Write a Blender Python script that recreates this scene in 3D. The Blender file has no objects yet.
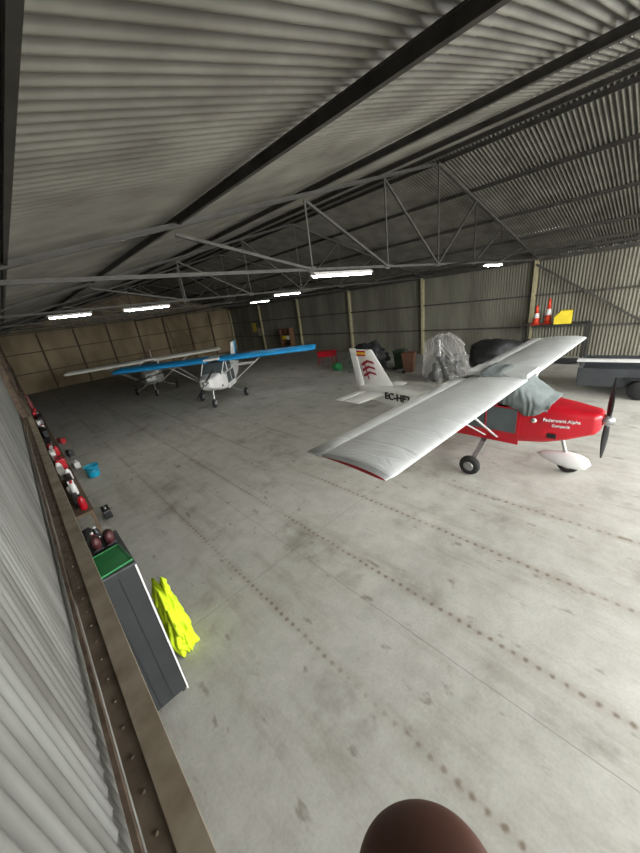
import bpy, bmesh, math, random
from mathutils import Vector, Matrix, noise
random.seed(7)
S=bpy.context.scene
COL=S.collection
try:
    S.view_settings.view_transform='Standard'
    S.view_settings.look='None'
    S.view_settings.exposure=0.0
except Exception: pass

def lin(c):
    return tuple(((x/255)/12.92 if x/255<=0.04045 else ((x/255+0.055)/1.055)**2.4) for x in c)
# ---------------------------------------------------------------- materials
MATS={}
def mat(name,c,rough=.6,metal=0.,var=.15,scale=6.,bump=0.,stretch=(1,1,1),c2=None,alpha=1.,emit=0.,trans=0.):
    if name in MATS: return MATS[name]
    m=bpy.data.materials.new(name); m.use_nodes=True
    nt=m.node_tree; N=nt.nodes; L=nt.links
    b=N['Principled BSDF']
    b.inputs['Roughness'].default_value=rough; b.inputs['Metallic'].default_value=metal
    a=lin(c); 
    if c2: d=lin(c2)
    else: d=tuple(max(0,x*(1-var*2)) for x in a); a=tuple(min(1,x*(1+var*.6)) for x in a)
    tc=N.new('ShaderNodeTexCoord'); mp=N.new('ShaderNodeMapping'); mp.inputs['Scale'].default_value=stretch
    no=N.new('ShaderNodeTexNoise'); no.inputs['Scale'].default_value=scale; no.inputs['Detail'].default_value=6
    cr=N.new('ShaderNodeValToRGB'); cr.color_ramp.elements[0].position=.32; cr.color_ramp.elements[1].position=.66
    cr.color_ramp.elements[0].color=(*d,1); cr.color_ramp.elements[1].color=(*a,1)
    L.new(tc.outputs['Object'],mp.inputs[0]); L.new(mp.outputs[0],no.inputs['Vector']); L.new(no.outputs['Fac'],cr.inputs[0])
    L.new(cr.outputs[0],b.inputs['Base Color'])
    if bump:
        bu=N.new('ShaderNodeBump'); bu.inputs['Strength'].default_value=bump; bu.inputs['Distance'].default_value=.02
        L.new(no.outputs['Fac'],bu.inputs['Height']); L.new(bu.outputs[0],b.inputs['Normal'])
    if emit:
        b.inputs['Emission Color'].default_value=(1,.97,.86,1); b.inputs['Emission Strength'].default_value=emit
    if trans: b.inputs['Transmission Weight'].default_value=trans
    if alpha<1: b.inputs['Alpha'].default_value=alpha
    MATS[name]=m; return m
def groove_shade(m,y0,pitch,lo,hi=1.0,sign=1):
    """shade painted into the colour of the valleys of corrugated sheet (pattern tied to the sheet's own geometry)"""
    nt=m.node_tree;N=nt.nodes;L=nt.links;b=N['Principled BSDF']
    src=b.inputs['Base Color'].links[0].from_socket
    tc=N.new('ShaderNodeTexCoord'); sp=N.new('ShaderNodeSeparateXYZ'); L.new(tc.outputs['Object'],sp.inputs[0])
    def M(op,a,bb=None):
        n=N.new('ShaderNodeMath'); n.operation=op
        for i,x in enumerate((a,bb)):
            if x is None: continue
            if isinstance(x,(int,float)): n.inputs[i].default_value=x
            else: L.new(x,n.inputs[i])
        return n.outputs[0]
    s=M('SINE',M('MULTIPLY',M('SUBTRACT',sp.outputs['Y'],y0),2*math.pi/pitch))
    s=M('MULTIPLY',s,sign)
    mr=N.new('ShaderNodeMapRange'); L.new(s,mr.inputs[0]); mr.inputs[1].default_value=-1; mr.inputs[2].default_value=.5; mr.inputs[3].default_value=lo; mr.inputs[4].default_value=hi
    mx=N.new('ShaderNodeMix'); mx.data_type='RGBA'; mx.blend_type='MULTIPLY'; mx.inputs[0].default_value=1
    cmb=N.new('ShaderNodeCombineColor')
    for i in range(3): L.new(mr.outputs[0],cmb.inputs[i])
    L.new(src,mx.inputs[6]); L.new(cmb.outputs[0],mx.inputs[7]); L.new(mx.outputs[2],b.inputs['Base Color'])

def mesh_obj(name,verts,faces,m,parent=None,smooth=False,mats=None,fm=None):
    me=bpy.data.meshes.new(name); me.from_pydata([tuple(v) for v in verts],[],faces); me.update()
    for x in (mats or [m]): me.materials.append(x)
    if fm:
        for p,i in zip(me.polygons,fm): p.material_index=i
    if smooth:
        for p in me.polygons: p.use_smooth=True
    o=bpy.data.objects.new(name,me); COL.objects.link(o)
    if parent: o.parent=parent
    return o
def empty(name,label,cat,loc=(0,0,0),rz=0,group=None):
    o=bpy.data.objects.new(name,None); o.empty_display_size=.1; o.location=loc; o.rotation_euler=(0,0,rz)
    COL.objects.link(o); tag(o,label,cat,group); return o
def tag(o,label=None,cat=None,group=None,kind=None):
    if label: o['label']=label
    if cat: o['category']=cat
    if group: o['group']=group
    if kind: o['kind']=kind
    return o
def bm_obj(name,bm,m,parent=None,smooth=False,loc=None):
    bmesh.ops.recalc_face_normals(bm,faces=bm.faces)
    me=bpy.data.meshes.new(name); bm.to_mesh(me); bm.free(); me.materials.append(m)
    if smooth:
        for p in me.polygons: p.use_smooth=True
    o=bpy.data.objects.new(name,me); COL.objects.link(o)
    if parent: o.parent=parent
    if loc: o.location=loc
    return o
def add_box(bm,c,s,bev=0.,rot=None):
    b2=bmesh.new(); bmesh.ops.create_cube(b2,size=1)
    for v in b2.verts: v.co=Vector((v.co.x*s[0],v.co.y*s[1],v.co.z*s[2]))
    if bev: bmesh.ops.bevel(b2,geom=b2.edges[:],offset=bev,segments=2,affect='EDGES',profile=.6)
    M=Matrix.Translation(c)
    if rot: M=M@rot
    b2.transform(M); t=bpy.data.meshes.new('t'); b2.to_mesh(t); b2.free(); bm.from_mesh(t); bpy.data.meshes.remove(t)
def box(name,c,s,m,parent=None,bev=.005,rot=None):
    bm=bmesh.new(); add_box(bm,(0,0,0),s,bev,rot)
    return bm_obj(name,bm,m,parent,loc=c)
def add_tube(bm,a,b,r,r2=None,n=10,flat=1.):
    a=Vector(a); b=Vector(b); d=b-a
    q=d.to_track_quat('Z','Y').to_matrix().to_4x4()
    b2=bmesh.new(); bmesh.ops.create_cone(b2,cap_ends=True,segments=n,radius1=r,radius2=r if r2 is None else r2,depth=d.length)
    for v in b2.verts: v.co.y*=flat
    b2.transform(Matrix.Translation((a+b)/2)@q); t=bpy.data.meshes.new('t'); b2.to_mesh(t); b2.free(); bm.from_mesh(t); bpy.data.meshes.remove(t)
def tube(name,a,b,r,m,parent=None,r2=None,n=12,flat=1.):
    bm=bmesh.new(); add_tube(bm,a,b,r,r2,n,flat); return bm_obj(name,bm,m,parent,smooth=False)
def beam(name,a,b,w,h,m,parent=None,prof='I',up=(0,0,1),t=.012):
    """steel profile from a to b : I, C or L section"""
    a=Vector(a); b=Vector(b); d=(b-a); Ln=d.length; d.normalize()
    u=Vector(up); sx=d.cross(u); 
    if sx.length<1e-3: sx=d.cross(Vector((1,0,0)))
    sx.normalize(); uz=sx.cross(d).normalized()
    W=w/2;H=h/2
    if prof=='I': pl=[(-W,-H),(W,-H),(W,-H+t),(t/2,-H+t),(t/2,H-t),(W,H-t),(W,H),(-W,H),(-W,H-t),(-t/2,H-t),(-t/2,-H+t),(-W,-H+t)]
    elif prof=='C': pl=[(-W,-H),(W,-H),(W,-H+t),(-W+t,-H+t),(-W+t,H-t),(W,H-t),(W,H),(-W,H)]
    elif prof=='U': pl=[(-W,-H),(W,-H),(W,H),(W-t,H),(W-t,-H+t),(-W+t,-H+t),(-W+t,H),(-W,H)]
    elif prof=='L': pl=[(-W,-H),(W,-H),(W,-H+t),(-W+t,-H+t),(-W+t,H),(-W,H)]
    else: pl=[(-W,-H),(W,-H),(W,H),(-W,H)]
    n=len(pl); V=[];F=[]
    mid=(a+b)/2
    for e in (a-mid,b-mid):
        for x,y in pl: V.append(e+sx*x+uz*y)
    for i in range(n): F.append((i,(i+1)%n,n+(i+1)%n,n+i))
    bm=bmesh.new(); vs=[bm.verts.new(v) for v in V]
    for f in F: bm.faces.new([vs[i] for i in f])
    bm.faces.new(vs[:n]); bm.faces.new(vs[n:])
    return bm_obj(name,bm,m,parent,loc=mid)
def loft(name,secs,m,parent=None,caps=True,smooth=True,closed=True,mats=None,matfn=None):
    n=len(secs[0]); V=[v for s in secs for v in s]; F=[];fm=[]
    for i in range(len(secs)-1):
        for j in range(n if closed else n-1):
            k=(j+1)%n; f=(i*n+j,i*n+k,(i+1)*n+k,(i+1)*n+j); F.append(f)
            if matfn:
                c=sum((Vector(V[q]) for q in f),Vector())/4; fm.append(matfn(c))
    if caps:
        F.append(tuple(range(n))[::-1]); F.append(tuple(range((len(secs)-1)*n,len(secs)*n)))
        if matfn: 
            for s in (secs[0],secs[-1]): fm.append(matfn(sum((Vector(q) for q in s),Vector())/n))
    o=mesh_obj(name,V,F,m,parent,smooth,mats,fm if matfn else None)
    bm=bmesh.new(); bm.from_mesh(o.data); bmesh.ops.recalc_face_normals(bm,faces=bm.faces); bm.to_mesh(o.data); bm.free()
    return o
def lathe(name,prof,m,parent=None,n=28,loc=(0,0,0),axis='Z',smooth=True):
    secs=[]
    V=[];F=[]
    for r,z in prof:
        for i in range(n):
            a=2*math.pi*i/n
            p=(r*math.cos(a),r*math.sin(a),z)
            if axis=='X': p=(p[2],p[0],p[1])
            if axis=='Y': p=(p[0],p[2],p[1])
            V.append(p)
    for k in range(len(prof)-1):
        for i in range(n): F.append((k*n+i,k*n+(i+1)%n,(k+1)*n+(i+1)%n,(k+1)*n+i))
    F.append(tuple(range(n))[::-1]); F.append(tuple(range((len(prof)-1)*n,len(prof)*n)))
    o=mesh_obj(name,V,F,m,parent,smooth)
    bm=bmesh.new(); bm.from_mesh(o.data); bmesh.ops.recalc_face_normals(bm,faces=bm.faces); bm.to_mesh(o.data); bm.free()
    o.location=loc; 
    return o
def text(name,body,size,loc,R,m,parent=None,ext=.003,shear=0):
    cu=bpy.data.curves.new(name,'FONT'); cu.body=body; cu.size=size; cu.extrude=ext; cu.align_x='CENTER'; cu.align_y='CENTER'; cu.shear=shear
    cu.offset=size*.012
    t=bpy.data.objects.new(name,cu); COL.objects.link(t)
    bpy.context.view_layer.update()
    me=bpy.data.meshes.new_from_object(t); bpy.data.objects.remove(t)
    me.materials.clear(); me.materials.append(m)
    o=bpy.data.objects.new(name,me); COL.objects.link(o); o.matrix_local=Matrix.Translation(loc)@R.to_4x4()
    if parent: o.parent=parent
    return o
def corrugated(name,o0,du,lu,dv,lv,nrm,pitch,amp,m,seg=8,kind='structure',rows=1):
    o0=Vector(o0);du=Vector(du).normalized();dv=Vector(dv).normalized();nrm=Vector(nrm).normalized()
    n=int(lu/pitch*seg)+1; V=[];F=[]
    base=0
    for r in range(rows):
        v0=lv*r/rows-(.08 if r else 0); v1=lv*(r+1)/rows
        off=nrm*(.006*(r%2))
        for i in range(n+1):
            u=lu*i/n; h=amp*math.sin(2*math.pi*u/pitch)
            p=o0+du*u+nrm*h+off
            V.append(p+dv*v0); V.append(p+dv*v1)
        for i in range(n): F.append((base+2*i,base+2*i+2,base+2*i+3,base+2*i+1))
        base=len(V)
    o=mesh_obj(name,V,F,m,smooth=True)
    tag(o,kind=kind); return o

# ---------------------------------------------------------------- geometry constants
XL,XR=-.3,19.6; Y0,Y1=-7.1,35.2; HE=4.72; XM=9.6; HR=7.2
SL=(HR-HE)/(XM-XL)
def roofz(x): return HE+SL*(x-XL) if x<=XM else HE+SL*(XR-x)

# ---------------------------------------------------------------- floor material
def floor_mat():
    m=bpy.data.materials.new('concrete_floor'); m.use_nodes=True; nt=m.node_tree;N=nt.nodes;L=nt.links;b=N['Principled BSDF']
    tc=N.new('ShaderNodeTexCoord'); sp=N.new('ShaderNodeSeparateXYZ'); L.new(tc.outputs['Object'],sp.inputs[0])
    def M(op,a,b_=None,c=None):
        n=N.new('ShaderNodeMath'); n.operation=op
        for i,x in enumerate((a,b_,c)):
            if x is None: continue
            if isinstance(x,(int,float)): n.inputs[i].default_value=x
            else: L.new(x,n.inputs[i])
        return n.outputs[0]
    def NO(sc,det=5,rough=.55,st=(1,1,1)):
        mp=N.new('ShaderNodeMapping'); mp.inputs['Scale'].default_value=st; L.new(tc.outputs['Object'],mp.inputs[0])
        n=N.new('ShaderNodeTexNoise'); n.inputs['Scale'].default_value=sc; n.inputs['Detail'].default_value=det; n.inputs['Roughness'].default_value=rough
        L.new(mp.outputs[0],n.inputs['Vector']); return n.outputs['Fac']
    def RAMP(f,*st):
        r=N.new('ShaderNodeValToRGB'); els=r.color_ramp.elements
        while len(els)<len(st): els.new(.5)
        for e,(p,c) in zip(els,st): e.position=p; e.color=(*c,1) if isinstance(c,tuple) else (c,c,c,1)
        L.new(f,r.inputs[0]); return r.outputs[0]
    def MIX(f,a,c,mode='MIX'):
        n=N.new('ShaderNodeMix'); n.data_type='RGBA'; n.blend_type=mode
        if isinstance(f,(int,float)): n.inputs[0].default_value=f
        else: L.new(f,n.inputs[0])
        for i,x in ((6,a),(7,c)):
            if isinstance(x,tuple): n.inputs[i].default_value=(*x,1)
            else: L.new(x,n.inputs[i])
        return n.outputs[2]
    X=sp.outputs['X'];Y=sp.outputs['Y']
    base=RAMP(NO(.45,8,.62),(.3,lin((151,149,140))),(.5,lin((170,169,161))),(.7,lin((186,185,178))))
    sm=RAMP(NO(2.6,9,.7),(.3,lin((143,140,131))),(.62,lin((184,183,176))))
    col=MIX(.45,base,sm)
    col=MIX(1,col,RAMP(NO(30,4,.6),(.3,.90),(.6,1.)),'MULTIPLY')
    col=MIX(1,col,RAMP(NO(1.1,7,.7,(2.2,.35,1)),(.36,(.84,.83,.80)),(.5,(1.,1.,1.))),'MULTIPLY')
    col=MIX(1,col,RAMP(NO(.9,4,.6),(.28,(.66,.65,.62)),(.42,(1.,1.,1.))),'MULTIPLY')
    col=MIX(1,col,RAMP(NO(5,3,.5,(1,.5,1)),(.28,(.62,.60,.56)),(.35,(1.,1.,1.))),'MULTIPLY')
    # rows of bolt-hole stains, every 1.45 m in X
    fx=M('SUBTRACT',M('FRACT',M('ADD',M('DIVIDE',M('SUBTRACT',X,1.53),1.45),.5)),.5)
    dx=M('ADD',M('MULTIPLY',fx,1.45),M('MULTIPLY',M('SUBTRACT',NO(2.5,2),.5),.05))
    dy=M('MULTIPLY',M('SUBTRACT',M('FRACT',M('DIVIDE',Y,.125)),.5),.125)
    d=M('SQRT',M('ADD',M('MULTIPLY',dx,dx),M('MULTIPLY',dy,dy)))
    d=M('ADD',d,M('MULTIPLY',M('SUBTRACT',NO(12,2),.5),.05))
    dot=RAMP(d,(.010,1.),(.038,0.))
    seg=RAMP(NO(.8,2,.5,(1.5,.6,1)),(.36,0.05),(.54,1.))
    dm=M('MULTIPLY',dot,seg)
    far=M('LESS_THAN',X,6.6)
    pos=M('GREATER_THAN',X,1.)
    dm=M('MULTIPLY',M('MULTIPLY',dm,far),pos)
    col=MIX(M('MULTIPLY',dm,.78),col,lin((90,76,58)))
    halo=M('MULTIPLY',M('MULTIPLY',RAMP(M('ABSOLUTE',dx),(.0,1.),(.11,0.)),pos),M('MULTIPLY',M('MULTIPLY',far,seg),.28))
    col=MIX(halo,col,lin((126,116,98)))
    def joint(c,off,per,w=.008):
        f=M('ABSOLUTE',M('MULTIPLY',M('SUBTRACT',M('FRACT',M('ADD',M('DIVIDE',M('SUBTRACT',c,off),per),.5)),.5),per))
        return M('LESS_THAN',f,w)
    wob=M('MULTIPLY',NO(3,3),.03)
    j=M('MAXIMUM',joint(M('ADD',X,wob),2.47,4.35,.006),joint(M('ADD',Y,wob),3.9,6.0,.006))
    col=MIX(M('MULTIPLY',j,.45),col,lin((95,92,86)))
    L.new(col,b.inputs['Base Color'])
    rr=N.new('ShaderNodeMapRange'); L.new(NO(1.2,4),rr.inputs[0]); rr.inputs[3].default_value=.5; rr.inputs[4].default_value=.85
    L.new(rr.outputs[0],b.inputs['Roughness'])
    bu=N.new('ShaderNodeBump'); bu.inputs['Strength'].default_value=.15; bu.inputs['Distance'].default_value=.01
    L.new(NO(14,6),bu.inputs['Height']); L.new(bu.outputs[0],b.inputs['Normal'])
    return m
bm=bmesh.new(); add_box(bm,((XL+XR)/2,(Y0+Y1)/2,-.15),(XR-XL+1,Y1-Y0+1,.3))
fl=bm_obj('floor',bm,floor_mat()); tag(fl,kind='structure')
g=box('ground',(10,Y0-20.5,-.2),(70,40,.3),mat('asphalt',(90,89,86),.9,0,.15,2)); tag(g,kind='structure')

# ---------------------------------------------------------------- shell
PR,PW=.095,.08
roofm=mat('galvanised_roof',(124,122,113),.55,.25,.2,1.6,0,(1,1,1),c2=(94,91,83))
groove_shade(roofm,Y0,PR,.32,1.0,-1)  # shaded valleys painted into the sheet colour so the ridges read crisper
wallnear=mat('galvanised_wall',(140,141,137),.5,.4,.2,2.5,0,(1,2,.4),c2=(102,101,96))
groove_shade(wallnear,Y0,PW,.42,1.0,1)
wallfar=mat('olive_sheet_wall',(124,122,108),.7,.1,.2,.6,0,(1,1.6,.35),c2=(94,91,79))
wallend=mat('brown_panel_wall',(160,143,112),.75,0,.2,.7,.1,(1,1,.5),c2=(116,100,74))
L_=math.hypot(XM-XL,HR-HE)
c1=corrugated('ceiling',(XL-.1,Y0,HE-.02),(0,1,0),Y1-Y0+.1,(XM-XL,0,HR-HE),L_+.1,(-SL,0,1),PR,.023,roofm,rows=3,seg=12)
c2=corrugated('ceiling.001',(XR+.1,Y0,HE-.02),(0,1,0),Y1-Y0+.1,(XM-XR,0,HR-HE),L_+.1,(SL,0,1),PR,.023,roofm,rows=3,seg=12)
rc=mesh_obj('trim_1',[(XM-.35,Y0,HR-.03),(XM,Y0,HR+.06),(XM+.35,Y0,HR-.03),(XM-.35,Y1+.1,HR-.03),(XM,Y1+.1,HR+.06),(XM+.35,Y1+.1,HR-.03)],[(0,1,4,3),(1,2,5,4)],mat('ridge_cap',(110,110,104),.6)); tag(rc,kind='structure')
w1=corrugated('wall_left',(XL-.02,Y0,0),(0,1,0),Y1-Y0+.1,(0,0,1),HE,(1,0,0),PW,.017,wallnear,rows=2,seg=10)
w2=corrugated('wall_right',(XR+.1,Y0,0),(0,1,0),Y1-Y0+.1,(0,0,1),HE,(-1,0,0),.13,.016,wallfar,rows=1,seg=8)
# end wall : gable shape of brownish boards with joints
bm=bmesh.new()
xs=[XL+(XR-XL)*i/16 for i in range(17)]
for i in range(16):
    a,b=xs[i]+.012,xs[i+1]-.012
    for (z0,z1) in ((0,1.55),(1.57,3.1),(3.12,None)):
        za=z1 if z1 else roofz(a)-.05; zb=z1 if z1 else roofz(b)-.05
        off=random.uniform(0,.015)
        vs=[bm.verts.new(p) for p in ((a,Y1+off,z0),(b,Y1+off,z0),(b,Y1+off,zb),(a,Y1+off,za))]
        bm.faces.new(vs)
vs=[bm.verts.new(p) for p in ((XL-.2,Y1+.05,0),(XR+.2,Y1+.05,0),(XR+.2,Y1+.05,HE+.1),(XM,Y1+.05,HR+.05),(XL-.2,Y1+.05,HE+.1))]
bm.faces.new(vs)
tag(bm_obj('wall_back',bm,wallend),kind='structure')

steel=mat('grey_steel',(76,74,68),.65,.2,.18,5,0)
steel_dk=mat('dark_steel',(70,67,62),.65,.1,.2,4,0)
steel_lt=mat('pale_painted_steel',(146,136,118),.65,.05,.2,5,.1,(1,1,1),c2=(112,98,80))
rust=mat('rusty_steel',(104,88,72),.8,.1,.25,9,.2,c2=(66,54,44))
dusty=mat('dusty_steel',(112,100,84),.85,.05,.2,7,.1,c2=(78,66,54))
cream=mat('cream_paint',(176,168,134),.6,0,.12,3)
TY=[4.9+6*k for k in range(-2,6)]
# ---------------------------------------------------------------- trusses
NX=[XL+.15]+[XL+ (XR-XL)*i/8 for i in range(1,8)]+[XR-.1]
def truss(y):
    T=empty('roof_truss','grey steel roof truss of riveted angle sections spanning the hangar','roof truss',(XM,y,4.6),group='steel roof trusses')
    def P(x,z): return (x-XM,0,z-4.6)
    zt=lambda x: roofz(x)-.24
    beam('bottom_chord',P(NX[0],4.6),P(NX[8],4.6),.06,.055,steel,T,'L',t=.012)
    beam('top_chord',P(NX[0],4.66),P(XM,zt(XM)),.08,.07,steel,T,'L',t=.012)
    beam('top_chord',P(NX[8],4.66),P(XM,zt(XM)),.08,.07,steel,T,'L',t=.012)
    for i in range(2,7):
        x=NX[i]; beam('post',P(x,4.6),P(x,zt(x)),.04,.04,steel,T,'L',up=(0,1,0),t=.01)
    for i in range(1,4):
        beam('diagonal_brace',P(NX[i],zt(NX[i])),P(NX[i+1],4.6),.045,.045,steel,T,'L',up=(0,1,0),t=.01)
        j=8-i
        beam('diagonal_brace',P(NX[j],zt(NX[j])),P(NX[j-1],4.6),.045,.045,steel,T,'L',up=(0,1,0),t=.01)
    for i in range(0,9):
        if i in (1,7): continue
        x=NX[i]
        box('gusset_plate',P(x,4.63 if i in(0,8) else 4.6),(.2,.012,.11),steel,T,0)
for y in TY: truss(y)
# purlins
for i,x in enumerate((.30,2.28,5.1,7.4,9.35,9.9,11.8,14.2,16.6,18.9)):
    z=roofz(x)-(.082 if i else .07)
    o=beam('roof_purlin',(x,Y0,z),(x,Y1-.05,z),.045 if i else .035,.10 if i else .07,steel_dk,None,'I')
    tag(o,'long dark steel purlin carrying the corrugated roof sheets','purlin','roof purlins')
# columns
for y in TY:
    o=beam('wall_column',(XR-.06,y,0),(XR-.06,y,4.6),.16,.2,cream,None,'I',up=(1,0,0)); tag(o,'cream painted steel column standing against corrugated wall','column','cream wall columns')
for y in TY[3:]:
    o=beam('wall_column',(XL+.1,y,0),(XL+.1,y,4.6),.12,.16,rust,None,'I',up=(1,0,0)); tag(o,'rusty steel column standing against the corrugated wall','column','rusty wall columns')
# girts
def girt(a,b,w,h,m,l,prof='C',up=(0,0,1),n='wall_girt',g=None):
    o=beam(n,a,b,w,h,m,None,prof,up); tag(o,l,'wall beam',g); return o
girt((-.115,Y0,2.18),(-.115,Y1,2.18),.10,.10,steel_lt,'pale weathered steel angle running along the corrugated wall','R')
girt((-.205,Y0,2.20),(-.205,Y1,2.20),.08,.03,dusty,'dusty rusted steel flange running along the corrugated wall','R')
girt((-.262,Y0,2.24),(-.262,Y1,2.24),.02,.06,rust,'rusted steel strip fixed against the corrugated wall','R')
# rivets along the flange
rv=bmesh.new()
for k in range(150):
    y=Y0+7.3+k*.16
    b2=bmesh.new(); bmesh.ops.create_uvsphere(b2,u_segments=8,v_segments=5,radius=.009)
    b2.transform(Matrix.Translation((-.205,y,2.217))); t=bpy.data.meshes.new('t'); b2.to_mesh(t); b2.free(); rv.from_mesh(t); bpy.data.meshes.remove(t)
o=bm_obj('rivet_row',rv,rust); tag(o,'row of small rusted rivets along the steel flange','rivets',kind='stuff')
girt((-.2,Y0,4.5),(-.2,Y1,4.5),.14,.14,steel_dk,'dark steel eaves beam at the top of the wall')
girt((-.2,8.2,.95),(-.2,Y1,.95),.10,.08,steel_lt,'pale low steel channel on corrugated wall')
for z in (1.5,3.0): girt((XR,Y0,z),(XR,Y1-.1,z),.07,.08,steel,'thin grey rail fixed along the olive sheet wall','L',g='grey wall rails')
girt((XR-.05,Y0,4.6),(XR-.05,Y1-.1,4.6),.16,.16,steel,'grey steel eaves beam over the olive sheet wall')
for z in (1.56,3.11): girt((XL+.2,Y1-.05,z),(XR-.2,Y1-.05,z),.06,.07,rust,'brown rail fixed across the panelled end wall','L',g='end wall rails')
for i in range(1,8):
    x=NX[i]; o=beam('wall_column',(x,Y1-.1,0),(x,Y1-.1,4.5),.1,.12,rust,None,'I'); tag(o,'brown steel post against the panelled end wall','column','end wall posts')
for a,b in (((XR-.12,4.9,4.4),(XR-.12,-1.1,.3)),((XR-.12,-1.1,4.4),(XR-.12,-7.1,.3))):
    o=beam('wall_brace',a,b,.1,.1,steel,None,'L',up=(1,0,0)); tag(o,'grey diagonal steel brace across the corrugated wall','brace','wall braces')
for x in (XM,):
    o=beam('tie_beam',(x,Y0,4.52),(x,Y1-.1,4.52),.05,.05,steel,None,'L'); tag(o,'thin steel tie linking the truss bottom chords','beam')

# ---------------------------------------------------------------- lamps
glow=mat('lamp_glow',(255,250,235),.5,0,.0,1,emit=95)
white=mat('white_enamel',(228,228,222),.4,0,.05,5)
def lamp(x,y,L=1.5,z=4.48):
    e=empty('fluorescent_lamp','lit white fluorescent batten lamp hanging under roof truss','lamp',(x,y,z),group='fluorescent lamps')
    secs=[]
    for xx in (-L/2,L/2): secs.append([(xx,-.08,-.0),(xx,-.035,.05),(xx,.035,.05),(xx,.08,0),(xx,.075,-.005),(xx,-.075,-.005)])
    loft('housing',secs,white,e,smooth=False)
    for s in (-.035,.035): tube('lamp_tube',(-L/2+.04,s,-.02),(L/2-.04,s,-.02),.015,glow,e)
    for s in (-.5,.5): tube('hanger',(s,0,.04),(s,0,.12),.006,steel,e)
for x,y,l in ((5.4,4.75,1.75),(13.5,4.75,1.5),(3.4,10.75,1.3),(1.5,10.75,.95),(8.75,10.75,1.3),(11.5,16.75,1.3)): lamp(x,y,l)

# ---------------------------------------------------------------- aircraft
rubber=mat('black_rubber',(32,32,32),.85,0,.2,20)
alum=mat('aluminium',(170,172,172),.35,.8,.08,8)
blackp=mat('black_plastic',(30,30,32),.4,0,.1,6)
glass=mat('dark_window',(80,88,90),.08,.0,.1,2)
def wingmat(name,c,wr=.0):
    if name in MATS: return MATS[name]
    m=mat(name,c,.6,0,.04,2.5,0)
    nt=m.node_tree;N=nt.nodes;L=nt.links;b=N['Principled BSDF']
    tc=N.new('ShaderNodeTexCoord'); w=N.new('ShaderNodeTexWave'); w.wave_type='BANDS'; w.bands_direction='X'; w.inputs['Scale'].default_value=.5; w.inputs['Distortion'].default_value=.3
    L.new(tc.outputs['Object'],w.inputs['Vector'])
    r=N.new('ShaderNodeValToRGB'); r.color_ramp.elements[0].position=0;r.color_ramp.elements[1].position=.05
    L.new(w.outputs['Fac'],r.inputs[0]); bu=N.new('ShaderNodeBump'); bu.inputs['Strength'].default_value=.35; bu.inputs['Distance'].default_value=.02
    L.new(r.outputs[0],bu.inputs['Height'])
    no=N.new('ShaderNodeTexNoise'); no.inputs['Scale'].default_value=3.2; no.inputs['Detail'].default_value=3; no.inputs['Distortion'].default_value=1.2
    mp=N.new('ShaderNodeMapping'); mp.inputs['Scale'].default_value=(1.6,.7,1); L.new(tc.outputs['Object'],mp.inputs[0]); L.new(mp.outputs[0],no.inputs['Vector'])
    b2=N.new('ShaderNodeBump'); b2.inputs['Strength'].default_value=wr; b2.inputs['Distance'].default_value=.05
    L.new(no.outputs['Fac'],b2.inputs['Height']); L.new(bu.outputs[0],b2.inputs['Normal']); L.new(b2.outputs[0],b.inputs['Normal'])
    return m
def lerp(tab,s):
    for a,b in zip(tab,tab[1:]):
        if a[0]<=s<=b[0]:
            t=(s-a[0])/(b[0]-a[0]); return [p+(q-p)*t for p,q in zip(a,b)]
    return tab[-1] if s>tab[-1][0] else tab[0]
OFF=2.3
HUB=1.27
def sect(s,w,zb,zt,n=3.2,k=28):
    out=[]
    for i in range(k):
        a=2*math.pi*i/k; c,sn=math.cos(a),math.sin(a)
        x=w*math.copysign(abs(c)**(2/n),c); z=(zb+zt)/2+(zt-zb)/2*math.copysign(abs(sn)**(2/n),sn)
        out.append((x,s-OFF,z))
    return out
def foil(x,s0,ch,z,th=.14,k=14,droop=0,cm=.025):
    up=[];lo=[]
    for i in range(k+1):
        t=.5-.5*math.cos(math.pi*i/k)
        y=th*5*(.2969*math.sqrt(t)-.126*t-.3516*t*t+.2843*t**3-.1015*t**4)
        cam=cm*4*t*(1-t)
        up.append((x,s0+t*ch-OFF,z+(cam+y)*ch-droop*t*ch)); lo.append((x,s0+t*ch-OFF,z+(cam-y*.75)*ch-droop*t*ch))
    return up+lo[::-1][1:-1]
def wheel(parent,c,r=.22,w=.15,name='wheel'):
    prof=[(r*.52,-w/2),(r*.8,-w/2),(r*.95,-w*.36),(r,-w*.15),(r,w*.15),(r*.95,w*.36),(r*.8,w/2),(r*.52,w/2)]
    o=lathe(name,prof,rubber,parent,28,c,'X')
    lathe('wheel_hub',[(.001,-w*.52),(r*.3,-w*.56),(r*.5,-w*.5),(r*.52,w*.5),(r*.3,w*.56),(.001,w*.52)],alum,o,20,(0,0,0),'X')
    return o
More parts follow.
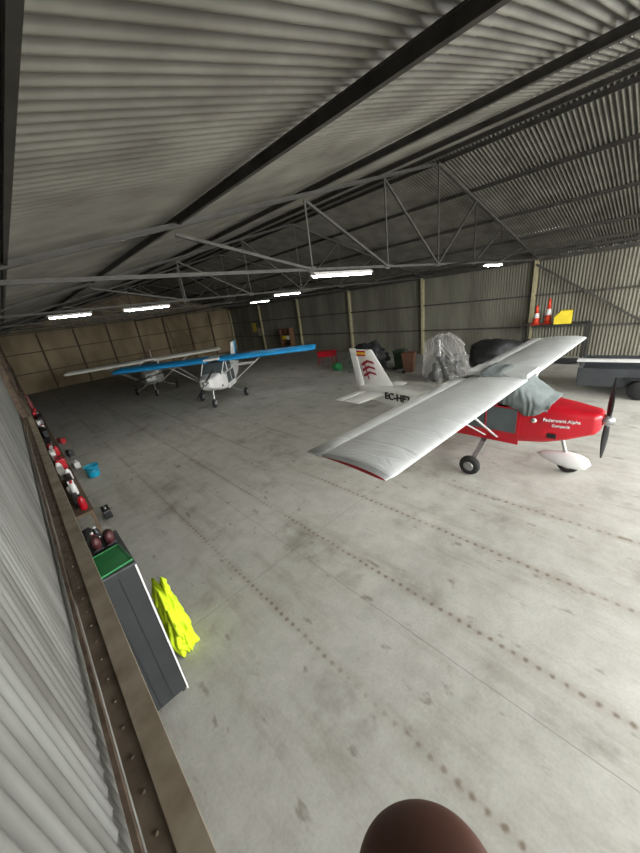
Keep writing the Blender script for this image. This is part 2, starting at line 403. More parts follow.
def aircraft(label,loc,rz,hs,cowlc,bodyc,wingc,finc,tipc=None,zw=2.12,prop_ang=0.,pants=False,L=7.1,group=None,NS=.32,fat=1.0,wth=.10,cc=1.28):
    A=empty('light_aircraft',label,'airplane',loc,rz,group)
    tab=[(NS,.20*fat,1.09,1.40,4),(NS+.06,.27*fat,1.00,1.44,4.2),(.8,.40*fat,.84,1.49,5.5),(1.15,.48*fat,.72,1.54,5),(1.8,.54*fat,.62,1.46,5),(2.9,.53*fat,.62,1.48,5),(3.5,.42*fat,.68,1.52,5),(4.6,.28,.80,1.50,4),(L-.2,.07,1.02,1.38,3)]
    ss=[NS,NS+.03,NS+.06]+[NS+.12+(L-.5)*i/90 for i in range(91)]; ss=[s for s in ss if s<=L-.2]
    secs=[]
    for s in ss:
        _,w,zb,zt,nn=lerp(tab,s); secs.append(sect(s,w,zb,zt,nn,36))
    def mf(c):
        s=c.y+OFF
        if s<2.75+(c.z-1.0)*.9: return 0
        if s<3.9 and c.z<.92+.05*(s-2.7): return 0
        return 1
    loft('fuselage',secs,None,A,mats=[cowlc,bodyc],matfn=mf)
    zc=zw-.07
    tab2=[(1.15,.46*fat,1.38,1.50),(1.5,.48*fat,1.36,1.78),(1.8,.49*fat,1.36,zc),(2.9,.47*fat,1.36,zc),(3.3,.38*fat,1.36,1.82),(3.9,.30,1.36,1.5)]
    secs=[]
    for i in range(26):
        s=1.15+2.75*i/25; _,w,zb,zt=lerp(tab2,s); secs.append(sect(s,w,zb,zt,3.6))
    loft('cockpit_canopy',secs,glass,A)
    for sx in (-1,1):
        for (s0,z0,s1,z1) in ((1.2,1.46,1.78,zc),(2.05,1.42,2.05,zc),(2.9,1.45,2.9,zc),(2.9,zc-.02,3.8,1.52),(1.2,1.49,3.7,1.47)):
            w0=lerp(tab2,s0)[1]+.012; w1=lerp(tab2,s1)[1]+.012
            tube('canopy_frame',(sx*w0,s0-OFF,z0),(sx*w1,s1-OFF,z1),.025,cowlc,A,n=8)
        xo=.54*fat
        box('cabin_door',(sx*(xo+.006),2.25-OFF,1.06),(.015,1.35,.82),cowlc,A,.006)
        box('door_window',(sx*(xo+.014),2.25-OFF,1.17),(.012,1.22,.54),glass,A,.005)
        tube('door_frame',(sx*(xo+.024),2.25-OFF,.90),(sx*(xo+.024),2.25-OFF,1.43),.012,cowlc,A,n=6)
        box('cowl_vent',(sx*.465*fat,1.02-OFF,.95),(.02,.16,.10),blackp,A,.008)
        box('air_intake',(sx*.12,NS-.004-OFF,1.3),(.09,.03,.06),blackp,A,.012)
        secs=[]
        n=30
        for i in range(n+1):
            x=.30+(hs-.30)*i/n; e=max(0,(x-(hs-.08))/.08)
            ch=cc-(.04*e*e); secs.append(foil(sx*x,1.58+.02*e*e,ch,zw+.01*e,wth*(1-.5*e**2)))
        loft('wing',secs,None,A,mats=[wingc,tipc or wingc],matfn=lambda c:1 if abs(c.x)>hs-.03 and c.y+OFF>2.1 else 0)
        secs=[foil(sx*(.5+(hs-.52)*i/8),1.58+cc,.32,zw-.01,.10,8,.05) for i in range(9)]
        loft('flaperon',secs,wingc,A)
        for st in ((2.0,1.95),(2.55,2.6)):
            tube('wing_strut',(sx*.52,2.1-OFF+(.15 if st[0]>2.2 else -.1),.72),(sx*2.35,st[1]-OFF,zw-.03),.03,bodyc,A,flat=.45)
        secs=[]
        for t in range(9):
            u=t/8; x=.35+.75*u; z=.66-.36*u-.06*math.sin(math.pi*u)
            secs.append([(sx*x,-.06,z-.018),(sx*x,.06,z-.018),(sx*x,.06,z+.018),(sx*x,-.06,z+.018)])
        loft('landing_gear_leg',secs,alum,A,smooth=False)
        wheel(A,(sx*1.17,0,.22))
        tube('wheel_axle',(sx*1.02,0,.25),(sx*1.17,0,.22),.03,alum,A)
        secs=[foil(sx*(.04+1.16*i/8),L-1.35+.04*i*.5,.75-.02*i,1.22,.09,8) for i in range(9)]
        loft('tail_stabilizer',secs,bodyc,A)
        secs=[foil(sx*(.1+1.1*i/6),L-.56,.36,1.22,.08,8,.05) for i in range(7)]
        loft('elevator',secs,bodyc,A)
    box('wing_centre_panel',(0,2.2-OFF,zw+.09),(.76,1.25,.10),bodyc if wth>.11 else wingc,A,.02)
    tube('nose_gear_leg',(0,.95-OFF,.85),(0,.78-OFF,.3),.035,alum,A)
    wheel(A,(0,.75-OFF,.2),.2,.13,'nose_wheel')
    for sx in (-1,1): tube('nose_fork',(sx*.09,.77-OFF,.34),(sx*.09,.75-OFF,.2),.018,alum,A)
    if pants:
        secs=[]
        for i in range(15):
            t=i/14; r=math.sin(math.pi*min(1,t**.7))**.6 if 0<t<1 else .02
            y=.38+.95*t-OFF
            secs.append([(.15*r*math.cos(a),y,.27+.18*r*math.sin(a)+.04*t) for a in [2*math.pi*q/14 for q in range(14)]])
        loft('wheel_fairing',secs,bodyc,A)
    def finl(y0,y1,z0,y2,y3,z1,nm,m,th):
        secs=[]
        for i in range(9):
            t=i/8; a=y0+(y2-y0)*t; b=y1+(y3-y1)*t; z=z0+(z1-z0)*t
            r=[]
            for q in range(10):
                u=.5-.5*math.cos(math.pi*q/9); r.append((th*math.sin(math.pi*u**.7)*(1-.3*t),a+(b-a)*u-OFF,z))
            for q in range(8,0,-1):
                u=.5-.5*math.cos(math.pi*q/9); r.append((-th*math.sin(math.pi*u**.7)*(1-.3*t),a+(b-a)*u-OFF,z))
            secs.append(r)
        return loft(nm,secs,m,A)
    finl(L-1.65,L-.48,1.25,L-.78,L-.16,2.50,'fin',bodyc,.045)
    finl(L-.46,L-.14,1.15,L-.14,L+.14,2.53,'rudder',finc,.03)
    lathe('propeller_spinner',[(.10,.0),(.10,-.06),(.085,-.12),(.05,-.16),(.001,-.18)],alum,A,24,(0,NS-OFF,HUB),'Y')
    for k in range(2):
        a=prop_ang+math.pi*k; secs=[]
        for i in range(9):
            t=i/8; rr=.08+.78*t; tw=math.radians(66-30*t); w=.026+.032*math.sin(math.pi*min(1,t*.85+.15)); w*=1 if t<.9 else .7; th=.014*(1-.6*t)
            ring=[]
            for (p,q) in ((-w,0),(-w*.3,th),(w*.5,th),(w,0),(w*.3,-th*.6),(-w*.5,-th*.6)):
                xx=p*math.cos(tw)-q*math.sin(tw); yy=p*math.sin(tw)+q*math.cos(tw)
                v=Vector((xx,yy,rr)); v=Matrix.Rotation(a,3,'Y')@v; ring.append((v.x,v.y+NS-.07-OFF,v.z+HUB))
            secs.append(ring)
        loft('propeller_blade',secs,blackp,A)
    tube('exhaust_pipe',(.2,.9-OFF,.87),(.24,1.1-OFF,.62),.03,steel_dk,A)
    return A
redp=mat('red_paint',(176,18,34),.3,0,.08,3)
dredp=mat('dark_red_marking',(132,14,34),.4,0,.08,3)
whitep=mat('white_paint',(222,222,220),.4,0,.04,3)
wsilver=wingmat('pale_wing_fabric',(190,193,192),.45)
wblue=wingmat('blue_wing_fabric',(24,140,204))
wwhite=wingmat('white_wing_fabric',(222,222,214))
orange=mat('orange_paint',(190,96,52),.5,0,.1,3)
yellow=mat('yellow_paint',(228,205,40),.5,0,.08,3)
RX,RY=7.7,2.5
RZ1=math.radians(-1.5)
L7=6.6
A1=aircraft('red and white high-wing light aircraft with pale grey wings',(RX,RY,0),RZ1,5.08,redp,whitep,wsilver,whitep,tipc=redp,pants=True,prop_ang=math.radians(-8),L=L7,zw=2.0,NS=.34,cc=1.16)
RT=Matrix(((0,0,-1),(-1,0,0),(0,1,0)))
blackt=mat('black_lettering',(16,16,18),.5,0,.05,3)
text('registration_lettering','EC-HF2',.29,(-.272,4.80-OFF,1.20),Matrix.Rotation(math.radians(-6.8),3,'Z')@RT,blackt,A1,ext=.014)
text('nose_lettering','Federwent Alpha',.085,(-.44,.90-OFF,1.28),Matrix.Rotation(math.radians(12),3,'Z')@RT,whitep,A1,ext=.016)
text('nose_lettering','Compania',.07,(-.44,.90-OFF,1.17),Matrix.Rotation(math.radians(12),3,'Z')@RT,whitep,A1,ext=.016)
em=lathe('nose_emblem',[(.05,-.01),(.05,.01),(.032,.012),(.032,-.01)],whitep,A1,18,(-.508,1.34-OFF,1.24),'X')
box('emblem_bar',(0,0,0),(.02,.08,.016),whitep,em,.002)
def rk(z): return .26*(z-1.25)/1.25
for i in range(3):
    z=1.66+.17*i
    P_=lambda s,zz: (-.052,L7+s+rk(zz)-OFF,zz)
    mesh_obj('tail_stripe',[P_(-.56,z),P_(-.82,z+.13),P_(-1.06,z+.08),P_(-1.03,z+.15),P_(-.80,z+.20),P_(-.53,z+.07)],[(0,1,4,5),(1,2,3,4)],dredp,A1)
mesh_obj('tail_stripe',[(-.053,L7-.62-OFF,1.60),(-.053,L7-.67-OFF,1.60),(-.053,L7-.50-OFF,2.15),(-.053,L7-.46-OFF,2.15)],[(0,1,2,3)],dredp,A1)
for i,mm in enumerate((redp,yellow,redp)):
    z=2.31+.055*i
    mesh_obj('flag_marking',[(-.05,L7-.2-OFF,z),(-.05,L7-.55-OFF,z),(-.05,L7-.55-OFF,z+.053),(-.05,L7-.2-OFF,z+.053)],[(0,1,2,3)],mm,A1)
A2=aircraft('white high-wing light aircraft with bright blue wings',(7.3,15.3,0),math.radians(-45),5.0,whitep,whitep,wblue,wblue,tipc=wblue,zw=2.02,prop_ang=math.radians(40),L=6.1,NS=.25,fat=1.05,wth=.16,cc=1.6)
A3=aircraft('white high-wing light aircraft with white wings parked behind the blue-winged one',(6.1,21.9,0),math.radians(-20),4.3,whitep,whitep,wwhite,orange,zw=1.98,prop_ang=math.radians(80),L=6.0,NS=.25,wth=.16,cc=1.4)

# cockpit cover: draped cloth
cloth=mat('grey_cover_cloth',(112,120,119),1.0,0,.10,5,.25)
secs=[]
tabc=[(1.10,.49,1.50,1.57),(1.25,.53,1.42,1.62),(1.5,.555,1.36,1.83),(1.75,.57,1.42,2.03),(2.1,.57,1.62,2.17),(2.45,.52,1.86,2.18)]
for i in range(60):
    s=1.10+1.35*i/59; _,w,zb,zt=lerp(tabc,s)
    zb+=.05*math.sin(s*8)+.03*noise.noise(Vector((s*7,0,0)))
    row=[]
    for q in range(51):
        a=math.pi*q/50; c=math.cos(a); sn=math.sin(a)
        hang=abs(c)**1.5
        x=w*math.copysign(abs(c)**.38,c); z=zb+(zt-zb)*(abs(sn)**.38)
        fold=(.03*math.sin(s*20+6*noise.noise(Vector((s*3,z*2,0))))+.03*noise.noise(Vector((s*6,z*5,2))))*hang
        x+=math.copysign(fold,c)
        z+=.03*noise.noise(Vector((x*4,s*5,z*2)))*(1-.5*hang)+.02*abs(noise.noise(Vector((x*9,s*9,1))))
        row.append((x,s-OFF,z))
    secs.append(row)
cv=loft('cockpit_cover',secs,cloth,None,caps=False,closed=False)
cv.location=(RX,RY,0); cv.rotation_euler=(0,0,RZ1); tag(cv,'grey cloth cover draped over the cockpit of the red aircraft','cover')
so=cv.modifiers.new('s','SOLIDIFY'); so.thickness=.008

# ---------------------------------------------------------------- clutter near the wall
darkgrey=mat('dark_grey_cabinet',(44,46,48),.5,0,.1,4)
CX0,CX1,CY0,CY1,CH=-.27,.21,3.13,3.9,1.92
cab=empty('cabinet','tall dark grey storage cabinet with white edges beside the corrugated wall','cabinet',((CX0+CX1)/2,(CY0+CY1)/2,0))
w=CX1-CX0;d=CY1-CY0
box('body',(0,0,CH/2+.02),(w-.03,d-.02,CH-.06),darkgrey,cab,.004)
box('top_panel',(0,0,CH-.012),(w,d,.024),mat('worn_dark_top',(70,72,74),.6,0,.2,8),cab,.004)
for sy in (-1,1): box('edge_strip',(w/2-.008,sy*(d/2-.012),CH/2),(.016,.024,CH-.05),whitep,cab,.002)
for k in range(2):
    dr=box('door',(w/2-.004,(k-.5)*(d-.05)/2,CH/2),(.018,(d-.07)/2,CH-.12),darkgrey,cab,.003)
    tube('handle',(.02,(.5-k)*.26,-.1),(.02,(.5-k)*.26,.1),.007,alum,dr)
for k in range(2): box('side_rib',(-.06+.13*k,-d/2+.009,CH/2),(.006,.006,CH-.16),blackp,cab,.001)
for sy in (-1,1):
    for sx in (-1,1): tube('foot',(sx*(w/2-.05),sy*(d/2-.05),0),(sx*(w/2-.05),sy*(d/2-.05),.03),.02,blackp,cab)
greenp=mat('green_plastic',(40,126,70),.5,0,.1,6)
tr=empty('tray','green plastic tray lying on the dark cabinet','tray',(.04,3.36,CH),math.radians(6))
box('tray_base',(0,0,.008),(.27,.38,.014),greenp,tr,.003)
for a,b_,c in ((0,.19,0),(0,-.19,0)): box('tray_rim',(0,b_,.011),(.27,.012,.02),greenp,tr,.003)
for a in (-.135,.135): box('tray_rim',(a,0,.011),(.012,.38,.02),greenp,tr,.003)
maroon=mat('maroon_leather',(74,34,36),.5,0,.15,8)
def shoe(x,y,z,rz,m,l):
    e=empty('shoe',l,'shoe',(x,y,z),rz,'shoes on the cabinet')
    secs=[]
    for i in range(12):
        t=i/11; hh=.10*(1-t)**.6+.045 if t<.95 else .03; ww=.038+.012*math.sin(math.pi*t); ww*= (1 if t<.9 else .6)
        secs.append([(ww*math.cos(a),.24*t-.12,.015+hh/2+hh/2*math.sin(a)) for a in [2*math.pi*q/12 for q in range(12)]])
    loft('upper',secs,m,e)
    box('sole',(0,0,.01),(.085,.24,.02),blackp,e,.008)
shoe(.0,3.75,CH,0,maroon,'maroon leather shoe on the dark cabinet'); shoe(.12,3.75,CH,0,maroon,'maroon leather shoe on the dark cabinet')

def blob(name,c,s,m,amp=.15,fr=2.5,seed=0,parent=None,flatbase=True,sub=4):
    bm=bmesh.new(); bmesh.ops.create_icosphere(bm,subdivisions=sub,radius=1)
    for v in bm.verts:
        n=v.co.normalized(); k=1+amp*noise.noise(n*fr+Vector((seed,seed*2,0)))+amp*.4*noise.noise(n*fr*3+Vector((seed,0,3)))+amp*.25*noise.noise(n*fr*8)
        p=n*k; v.co=Vector((p.x*s[0],p.y*s[1],p.z*s[2]))
        if flatbase and v.co.z<-s[2]*.9: v.co.z=-s[2]*.9
    o=bm_obj(name,bm,m,parent,True); o.location=(c[0],c[1],c[2]+s[2]*.9 if flatbase else c[2]); return o
# hi-vis bag slumped on the floor beside the cabinet
hiv=mat('hi_vis_fabric',(204,230,26),.75,0,.12,6,.2)
secs=[]
H_=.92
for j in range(56):
    t=j/55; z=H_*t
    prof_=math.sin(math.pi*min(1,.35+.75*t))**.5 if t<.85 else .4+.35*(1-t)/.15
    rx=.15*prof_; ry=.33*prof_
    ring=[]
    for i in range(96):
        a=2*math.pi*i/96
        f1=abs(noise.noise(Vector((math.cos(a)*1.8+3,math.sin(a)*1.8,t*2.4))))
        f2=abs(noise.noise(Vector((math.cos(a)*4,math.sin(a)*4+2,t*6))))
        k=.82+.55*f1+.30*f2
        ring.append((rx*k*math.cos(a)-.03*t,ry*k*math.sin(a)+.02*t,max(0,z+(.16*noise.noise(Vector((math.cos(a)*1.5,math.sin(a)*1.5,9)))*t))))
    secs.append(ring)
jk=loft('hi_vis_bag',secs,hiv); jk.location=(.41,3.86,0)
tag(jk,'crumpled bright yellow hi-vis fabric bag slumped beside the dark cabinet','bag')

def bucket(x,y,m,l,r=.17,h=.32,z=0):
    e=empty('bucket',l,'bucket',(x,y,z))
    lathe('bucket_body',[(r*.75,0),(r*.78,.01),(r,h),(r*1.06,h),(r*1.06,h-.02),(r*1.01,h-.03),(r*.97,h-.01),(r*.72,.03),(.001,.03)],m,e)
    bm=bmesh.new()
    pts=[(r*1.04*math.cos(a),-r*1.04*math.sin(a),h-.02-.1*math.sin(a)) for a in [math.pi*q/12 for q in range(13)]]
    for a,b in zip(pts,pts[1:]): add_tube(bm,a,b,.005,n=6)
    bm_obj('bucket_handle',bm,alum,e); return e
bucket(.66,11.2,mat('cyan_plastic',(20,160,196),.4,0,.08,4),'cyan plastic bucket standing on concrete floor',.19,.34)
bucket(.1,5.75,blackp,'black rubber bucket beside the corrugated wall',.2,.5,.0)
def tyre(x,y,z,r,l,rot=(0,0,0)):
    w=.18; prof=[(r*.6,-w/2),(r*.85,-w/2),(r,-w*.35),(r,w*.35),(r*.85,w/2),(r*.6,w/2),(r*.56,0)]
    e=empty('spare_wheel',l,'wheel',(x,y,z)); e.rotation_euler=rot
    n=28;V=[];F=[]
    for rr,zz in prof:
        for i in range(n): a=2*math.pi*i/n; V.append((rr*math.cos(a),rr*math.sin(a),zz))
    K=len(prof)
    for k in range(K):
        for i in range(n): F.append((k*n+i,k*n+(i+1)%n,((k+1)%K)*n+(i+1)%n,((k+1)%K)*n+i))
    mesh_obj('tyre',V,F,rubber,e,True)
    lathe('rim',[(.001,-.03),(r*.3,-.05),(r*.58,-.07),(r*.58,.07),(r*.3,.03),(.001,.03)],rust,e,24)
tyre(-.02,6.7,.36,.32,'old wheel with rusty rim leaning on wall',(0,math.radians(80),0))
shf=empty('storage_rack','low dark metal rack with bottles against the corrugated wall','rack',(-.05,4.7,0))
for z in (.25,.85,1.25): box('shelf',(0,0,z),(.36,1.0,.025),darkgrey,shf,.003)
for sx in (-1,1):
    for sy in (-1,1): beam('rack_post',(sx*.17,sy*.49,0),(sx*.17,sy*.49,1.262),.03,.03,darkgrey,shf,'L',up=(1,0,0),t=.004)
def bottle(x,y,z,m,cap,l,r=.05,h=.24):
    e=empty('bottle',l,'bottle',(x,y,z),group='bottles on the rack')
    lathe('bottle_body',[(r*.9,0),(r,.01),(r,h*.62),(r*.85,h*.72),(r*.35,h*.84),(r*.33,h*.92),(.001,h*.92)],m,e,16)
    lathe('bottle_cap',[(r*.4,h*.9),(r*.4,h),(.001,h)],cap,e,14)
bl=[(-.0,4.35,whitep,redp,'white plastic bottle with red cap on rack'),(.05,4.5,redp,blackp,'red oil bottle on rack'),(-.02,4.62,blackp,redp,'black oil bottle with red cap on rack'),(.05,4.77,whitep,blackp,'white plastic bottle with black cap on rack'),(.0,4.9,redp,whitep,'red oil bottle on rack'),(.05,5.05,blackp,whitep,'black oil bottle on rack')]
for x,y,a,b,l in bl: bottle(x,y,1.263,a,b,l)
woodm=mat('old_wood',(104,86,68),.8,0,.2,6,.1,(1,6,1))
bn=empty('work_bench','long low wooden bench along the corrugated wall','bench',(.0,14.3,0))
box('bench_top',(0,0,.68),(.4,13.9,.05),woodm,bn,.005)
for k in range(8):
    for sx in (-1,1): box('leg',(sx*.16,-6.8+k*1.94,.33),(.06,.06,.66),woodm,bn,.004)
random.seed(11)
y=7.5
greyb=mat('grey_box',(120,122,124),.6)
kinds=[(redp,'red plastic jerry can on the bench'),(whitep,'white cardboard box on the bench'),(blackp,'black tool case on the bench'),(whitep,'white plastic crate on the bench'),(redp,'red metal box on the bench'),(greyb,'grey plastic box on the bench'),(whitep,'white plastic bottle on the bench'),(redp,'red spray bottle on the bench')]
while y<20.7:
    ln=random.uniform(.25,1.0); i=random.randrange(8); m,l=kinds[i]
    hh=random.uniform(.06,.3); x=random.uniform(-.02,.09); wd_=random.uniform(.08,.16)
    if i==0:
        e=empty('jerry_can',l,'jerry can',(x,y+.15,.705),group='containers on the bench')
        box('can_body',(0,0,.15),(.14,.26,.30),m,e,.03); box('can_handle',(0,0,.33),(.03,.16,.03),m,e,.01); tube('can_cap',(0,.1,.29),(0,.1,.34),.025,blackp,e); ln=.3
    elif i>=6:
        e=empty('bottle',l,'bottle',(x,y+.07,.705),group='containers on the bench')
        lathe('bottle_body',[(.06,0),(.065,.01),(.065,.2),(.05,.25),(.025,.3),(.001,.3)],m,e,14); lathe('bottle_cap',[(.03,.29),(.03,.34),(.001,.34)],redp if i==6 else blackp,e,12); ln=.14
    else:
        e=empty('storage_box',l,'box',(x,y+ln/2,.705),group='containers on the bench')
        box('box_body',(0,0,hh/2),(wd_,ln,hh),m,e,.01); box('box_lid',(0,0,hh+.012),(wd_+.02,ln+.02,.025),random.choice([m,m,blackp]),e,.006)
    y+=ln+random.uniform(.03,.12)
for k,(xx,yy,m,l) in enumerate(((.42,8.3,blackp,'black tool case on the floor beside the bench'),(.4,12.6,whitep,'white crate on the floor beside the bench'),(.42,14.1,blackp,'black tool case on the floor beside the bench'),(.4,16.3,redp,'red tool case on the floor beside the bench'))):
    e=empty('tool_case',l,'tool case',(xx,yy,0),.1*k)
    box('case_body',(0,0,.10),(.16,.38,.20),m,e,.02); box('case_handle',(0,0,.22),(.03,.16,.03),alum,e,.008)
for k in range(4):
    yb=22+k*2.3
    e=empty('barrier_board','white board with red ends leaning against the wall','board',(.02,yb,0),group='red and white boards')
    R=Matrix.Rotation(math.radians(-8),4,'Y')
    box('board_panel',(0,0,.6),(.03,1.0,1.15),whitep,e,.004,R)
    for s in (-1,1): box('board_end',(.003,s*.62,.6),(.032,.22,1.15),redp,e,.004,R)

# ---------------------------------------------------------------- far-wall clutter
brown=mat('brown_wood',(112,78,52),.7,0,.15,5)
e=empty('shelf_unit','brown wooden shelf unit with boxes against olive wall','shelf',(18.9,24.2,0))
for s in (-1,1): box('side_panel',(0,s*.7,1.1),(.5,.04,2.2),brown,e,.004)
for z in (.1,.65,1.2,1.75,2.18): box('shelf',(0,0,z),(.5,1.38,.03),brown,e,.003)
box('back_panel',(.24,0,1.1),(.02,1.4,2.2),brown,e,.002)
for k,(z,yy,c) in enumerate(((.116,-.3,whitep),(.116,.3,redp),(.666,-.2,blackp),(1.216,.3,yellow),(1.216,-.35,whitep),(1.766,.1,brown))):
    e2=empty('storage_box','small storage box on the brown shelf unit','box',(18.88,24.2+yy,z+.0),group='boxes on the brown shelf')
    box('box_body',(0,0,.15),(.36,.4,.27),c,e2,.01); box('box_lid',(0,0,.3),(.38,.42,.03),c,e2,.005)
for yy,zz,c in ((30.5,2.4,(210,180,70)),(29.6,1.9,(190,186,170))):
    o=box('poster',(XR+.072,yy,zz),(.02,.7,.9),mat('poster_%d'%c[0],c,.7,0,.1,3),bev=.002); tag(o,'faded paper poster on the olive wall','poster')
e=empty('tool_cabinet','red metal tool cabinet with shelf legs on the concrete floor','tool cabinet',(15.6,15.9,0),math.radians(20))
box('cabinet_top',(0,0,.88),(.7,1.25,.05),redp,e,.01)
box('cabinet_body',(0,0,.68),(.6,1.15,.34),redp,e,.01)
for k in range(2): box('drawer',(-.305,0,.60+.17*k),(.02,1.05,.14),redp,e,.006)
for sx in (-1,1):
    for sy in (-1,1): tube('leg',(sx*.3,sy*.55,0),(sx*.27,sy*.5,.86),.03,redp,e)
def bin_(x,y,m,l,rz=0):
    e=empty('wheelie_bin',l,'bin',(x,y,0),rz,'wheelie bins')
    secs=[]
    for z,wx,wy in ((.08,.20,.22),(.5,.23,.26),(.95,.27,.30),(1.0,.30,.33)):
        secs.append([(-wx,-wy,z),(wx,-wy,z),(wx,wy,z),(-wx,wy,z)])
    loft('bin_body',secs,m,e,smooth=False)
    secs=[[(-wx,-wy,z),(wx,-wy,z),(wx,wy,z),(-wx,wy,z)] for z,wx,wy in ((1.0,.31,.34),(1.05,.30,.33),(1.1,.2,.22))]
    loft('bin_lid',secs,m,e,smooth=False)
    for s in (-1,1): lathe('bin_wheel',[(.001,-.03),(.1,-.03),(.1,.03),(.001,.03)],rubber,e,16,(s*.22,.24,.1),'X')
    tube('bin_handle',(-.2,.36,1.0),(.2,.36,1.0),.015,blackp,e)
bin_(14.7,9.0,mat('brown_plastic',(98,66,50),.6,0,.1,4),'brown plastic wheelie bin on concrete floor',.3)
bin_(15.3,9.9,mat('dark_green_plastic',(40,58,44),.6,0,.1,4),'dark green plastic wheelie bin on concrete floor',.1)
tarp=mat('black_tarp',(34,35,36),.7,0,.15,4,.5)
o=blob('tarpaulin_heap',(15.0,11.7,0),(.7,1.15,.80),tarp,.35,2.2,2); tag(o,'black tarpaulin heaped over equipment on the floor','tarpaulin')
o=blob('sack',(14.1,13.6,0),(.25,.35,.25),greenp,.25,2,5); tag(o,'green plastic sack beside the black tarpaulin','sack')
bm=bmesh.new(); pts=[(.0,.75*math.cos(a),.0+1.25*math.sin(a)) for a in [math.pi*q/16 for q in range(17)]]
for a,b in zip(pts,pts[1:]): add_tube(bm,a,b,.03,n=8)
o=bm_obj('hose',bm,mat('hose_green',(48,92,60),.6),None,True,(13.75,11.6,0.0)); tag(o,'arched green hose standing over the black tarpaulin','hose')
# plastic-wrapped object
plast=mat('clear_plastic_wrap',(225,225,222),.06,0,.35,5,1.0,c2=(180,178,172),alpha=.19)
wm=empty('wrapped_machine','tall machine wrapped in crumpled clear plastic sheeting','wrapped machine',(13.9,6.6,0),.15)
secs=[]
for j in range(40):
    t=j/39; z=2.05*t
    r=1.0-.30*t-.5*max(0,(t-.75)/.25)**2
    ring=[]
    for i in range(72):
        a=2*math.pi*i/72
        k=1+.15*abs(noise.noise(Vector((math.cos(a)*3,math.sin(a)*3,t*3))))*2+.05*math.sin(a*11+t*6+5*noise.noise(Vector((a,t*4,0))))+.07*noise.noise(Vector((math.cos(a)*7,math.sin(a)*7,t*14)))
        ring.append((r*.72*k*math.cos(a),r*k*math.sin(a)+.2*t,z+ (.25*noise.noise(Vector((math.cos(a)*2,math.sin(a)*2,4))) if t>.5 else 0)))
    secs.append(ring)
loft('plastic_sheet',secs,plast,wm,smooth=False)
box('machine_body',(0,0,.5),(.7,1.1,.7),darkgrey,wm,.08); box('machine_seat',(0,.15,.98),(.4,.6,.25),mat('machine_dark',(60,62,64),.5),wm,.08)
tube('machine_column',(0,.3,.8),(0,.35,1.8),.06,alum,wm); tube('machine_bar',(-.3,.35,1.7),(.3,.35,1.7),.04,blackp,wm)
tube('machine_bar',(-.2,-.4,.8),(-.2,.3,1.6),.03,alum,wm); tube('machine_bar',(.2,-.4,.8),(.2,.3,1.6),.03,alum,wm)
for sy in (-.45,.45):
    for sx in (-1,1): lathe('machine_wheel',[(.001,-.08),(.22,-.08),(.25,0),(.22,.08),(.001,.08)],rubber,wm,20,(sx*.4,sy,.25),'X')
o=blob('covered_vehicle',(16.4,5.4,0),(.9,1.2,.78),tarp,.25,1.6,9); tag(o,'low vehicle under a loose black fabric cover','covered vehicle')
RZ=1.78
e=empty('metal_rack','dark metal rack standing against the corrugated wall','rack',(18.4,3.6,0))
for z in (.1,1.0,RZ-.02): box('shelf',(0,0,z),(.9,2.4,.04),darkgrey,e,.004)
for sx in (-1,1):
    for sy in (-1,1): beam('rack_post',(sx*.43,sy*1.18,0),(sx*.43,sy*1.18,RZ),.05,.05,darkgrey,e,'L',up=(1,0,0),t=.006)
conem=mat('cone_orange',(214,64,34),.5,0,.08,4)
for x,y,hh in ((18.15,4.35,.85),(18.3,3.92,1.1)):
    e=empty('traffic_cone','orange traffic cone with white band on the metal rack','traffic cone',(x,y,RZ+.001),group='traffic cones')
    box('cone_base',(0,0,.015),(.34,.34,.03),conem,e,.006)
    lathe('cone_body',[(.14,.03),(.12,hh*.35)],conem,e); lathe('reflective_band',[(.12,hh*.35),(.08,hh*.6)],whitep,e); lathe('cone_tip',[(.08,hh*.6),(.04,hh),(.001,hh)],conem,e)
e=empty('crate','angular yellow plastic container on the metal rack','crate',(18.3,3.35,RZ+.001),.2)
secs=[[(-.28,-a,z),(.28,-a,z),(.28,b,z),(-.28,b,z)] for z,a,b in ((0,.32,.32),(.3,.32,.32),(.56,.32,.10))]
loft('crate_body',secs,yellow,e,smooth=False)
box('crate_rim',(0,0,.29),(.59,.67,.04),yellow,e,.01)
for s in (-1,1): box('crate_handle',(0,s*.335,.2),(.15,.03,.04),blackp,e,.01)
# trailer
grm=mat('grey_trailer_paint',(54,57,60),.6,.1,.12,3)
e=empty('trailer','dark grey flat utility trailer with side boards on concrete floor','trailer',(14.6,.45,0),math.radians(4))
box('trailer_bed',(0,0,.5),(2.2,2.9,.06),grm,e,.01)
for sy in (-1,1): box('side_board',(0,sy*1.45,.66),(2.2,.04,.5),grm,e,.006)
for sx in (-1,1): box('end_board',(sx*1.1,0,.62),(.04,2.9,.58),grm,e,.006)
for sx in (-1,1):
    lathe('trailer_wheel',[(.001,-.08),(.28,-.08),(.3,-.04),(.3,.04),(.28,.08),(.001,.08)],rubber,e,24,(sx*1.24,-.1,.3),'X')
    box('mudguard',(sx*1.24,-.1,.64),(.2,.8,.03),blackp,e,.01)
tube('tow_bar',(0,-1.45,.48),(0,-2.3,.42),.04,steel_dk,e); tube('jockey_leg',(0,-1.9,.45),(0,-1.9,0),.03,steel_dk,e)
o=box('white_panel',(14.6,.45,.945),(.3,3.2,.07),whitep,bev=.02,rot=Matrix.Rotation(math.radians(4),4,'Z')); tag(o,'long white panel resting across the grey trailer','panel')
o=tube('pole',(12.9,Y1-1.2,.0),(12.3,Y1-.18,4.4),.035,steel_lt); tag(o,'pale thin pole leaning against the panelled end wall','pole')

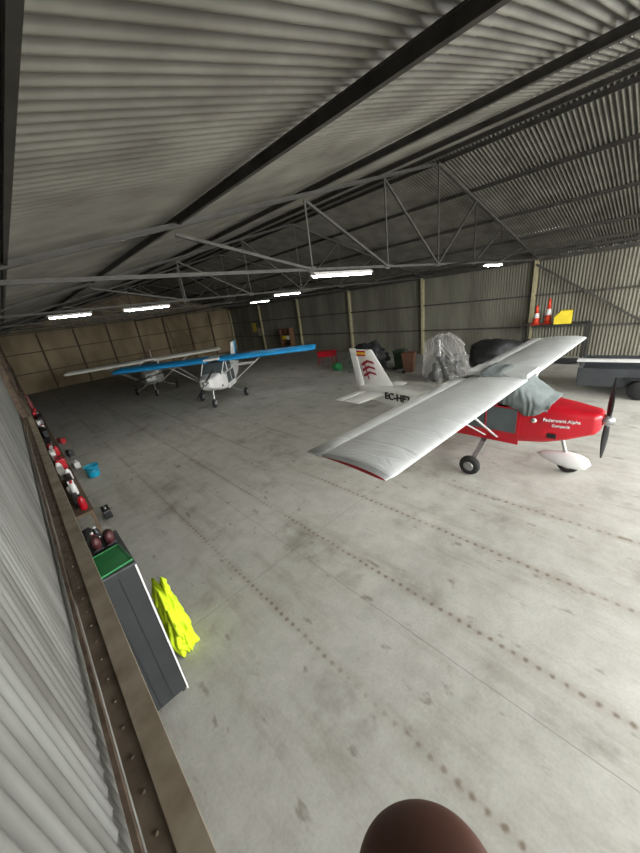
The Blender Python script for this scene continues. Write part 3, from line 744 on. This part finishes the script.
# ---------------------------------------------------------------- camera
f=320.; cx,cy=320.,426.5
def ray(u,v): return Vector(((u-cx)/f,-(v-cy)/f,-1)).normalized()
Zc=-ray(430,1252); Yc=ray(3,346); Yc=(Yc-Zc*Yc.dot(Zc)).normalized(); Xc=Yc.cross(Zc).normalized()
R=Matrix((Xc,Yc,Zc))
cam_d=bpy.data.cameras.new('camera'); cam=bpy.data.objects.new('camera',cam_d); COL.objects.link(cam)
cam.matrix_world=Matrix.Translation((0,0,4.0))@R.to_4x4()
cam_d.sensor_fit='HORIZONTAL'; cam_d.sensor_width=36; cam_d.lens=36*f/640; cam_d.clip_start=.005; cam_d.clip_end=300
S.camera=cam

# ---------------------------------------------------------------- hand of the photographer (fingertip reaches into view)
skin=mat('skin',(90,52,38),.6,0,.08,30)
def cw(x,y,z): return R@Vector((x,y,z))+Vector((0,0,4))
hb=cw(.035,-.20,.0)
def skinned(name,chains,parent=None):
    me=bpy.data.meshes.new(name); V=[];E=[];Rr=[]
    idx={}
    for ch in chains:
        prev=None
        for (p,r) in ch:
            key=tuple(round(q,5) for q in p)
            if key not in idx: idx[key]=len(V); V.append(cw(*p)-hb); Rr.append(r)
            k=idx[key]
            if prev is not None: E.append((prev,k))
            prev=k
    me.from_pydata(V,E,[]); me.materials.append(skin)
    o=bpy.data.objects.new(name,me); COL.objects.link(o); o.location=hb
    sk=o.modifiers.new('skin','SKIN'); sk.use_smooth_shade=True
    for i,s in enumerate(me.skin_vertices[0].data): s.radius=(Rr[i],Rr[i]); s.use_root=(i==0)
    su=o.modifiers.new('sub','SUBSURF'); su.levels=3; su.render_levels=4
    return o
W=((.045,-.27,.05),.028); P0=((.04,-.215,.02),.03)
k1=((.027,-.175,-.012),.015);k2=((.045,-.18,-.008),.014);k3=((.062,-.185,.0),.013);k4=((.075,-.19,.01),.012)
ch=[[W,P0,k1,((.022,-.13,-.040),.0135),((.0185,-.092,-.050),.0135),((.0178,-.077,-.051),.014),((.0175,-.0675,-.050),.0115)],
    [P0,k2,((.046,-.145,-.045),.0105),((.048,-.15,-.075),.0095),((.05,-.175,-.085),.008)],
    [P0,k3,((.066,-.155,-.035),.0100),((.07,-.16,-.062),.009),((.07,-.18,-.07),.0078)],
    [P0,k4,((.083,-.168,-.018),.0088),((.088,-.172,-.04),.008),((.087,-.187,-.048),.007)],
    [P0,((.008,-.21,.0),.014),((-.012,-.185,-.02),.011),((-.015,-.165,-.042),.009)],
    [W,((.06,-.36,.12),.034),((.07,-.45,.19),.04)]]
hd=skinned('person_hand',ch); tag(hd,'bare hand of a person with one finger raised','hand')

# ---------------------------------------------------------------- light
wd=bpy.data.worlds.new('World'); S.world=wd; wd.use_nodes=True
bg=wd.node_tree.nodes['Background']; bg.inputs[0].default_value=(.97,.98,.97,1); bg.inputs[1].default_value=9.0
pl=bpy.data.lights.new('portal','AREA'); pl.shape='RECTANGLE'; pl.size=XR-XL; pl.size_y=HE; pl.cycles.is_portal=True
po=bpy.data.objects.new('door_portal',pl); COL.objects.link(po); po.location=((XL+XR)/2,Y0+.05,HE/2)
po.rotation_euler=(math.radians(90),0,math.pi)
al=bpy.data.lights.new('daylight_fill','AREA'); al.shape='RECTANGLE'; al.size=18; al.size_y=2.0; al.energy=1400; al.color=(1,.99,.96)  # added fill lamp inside the doorway, brightens the floor beyond the sky's share
ao=bpy.data.objects.new('door_daylight_fill',al); COL.objects.link(ao); ao.location=(9,Y0+1.2,4.4)
ao.rotation_euler=Vector((0,-.85,.52)).to_track_quat('Z','Y').to_euler()
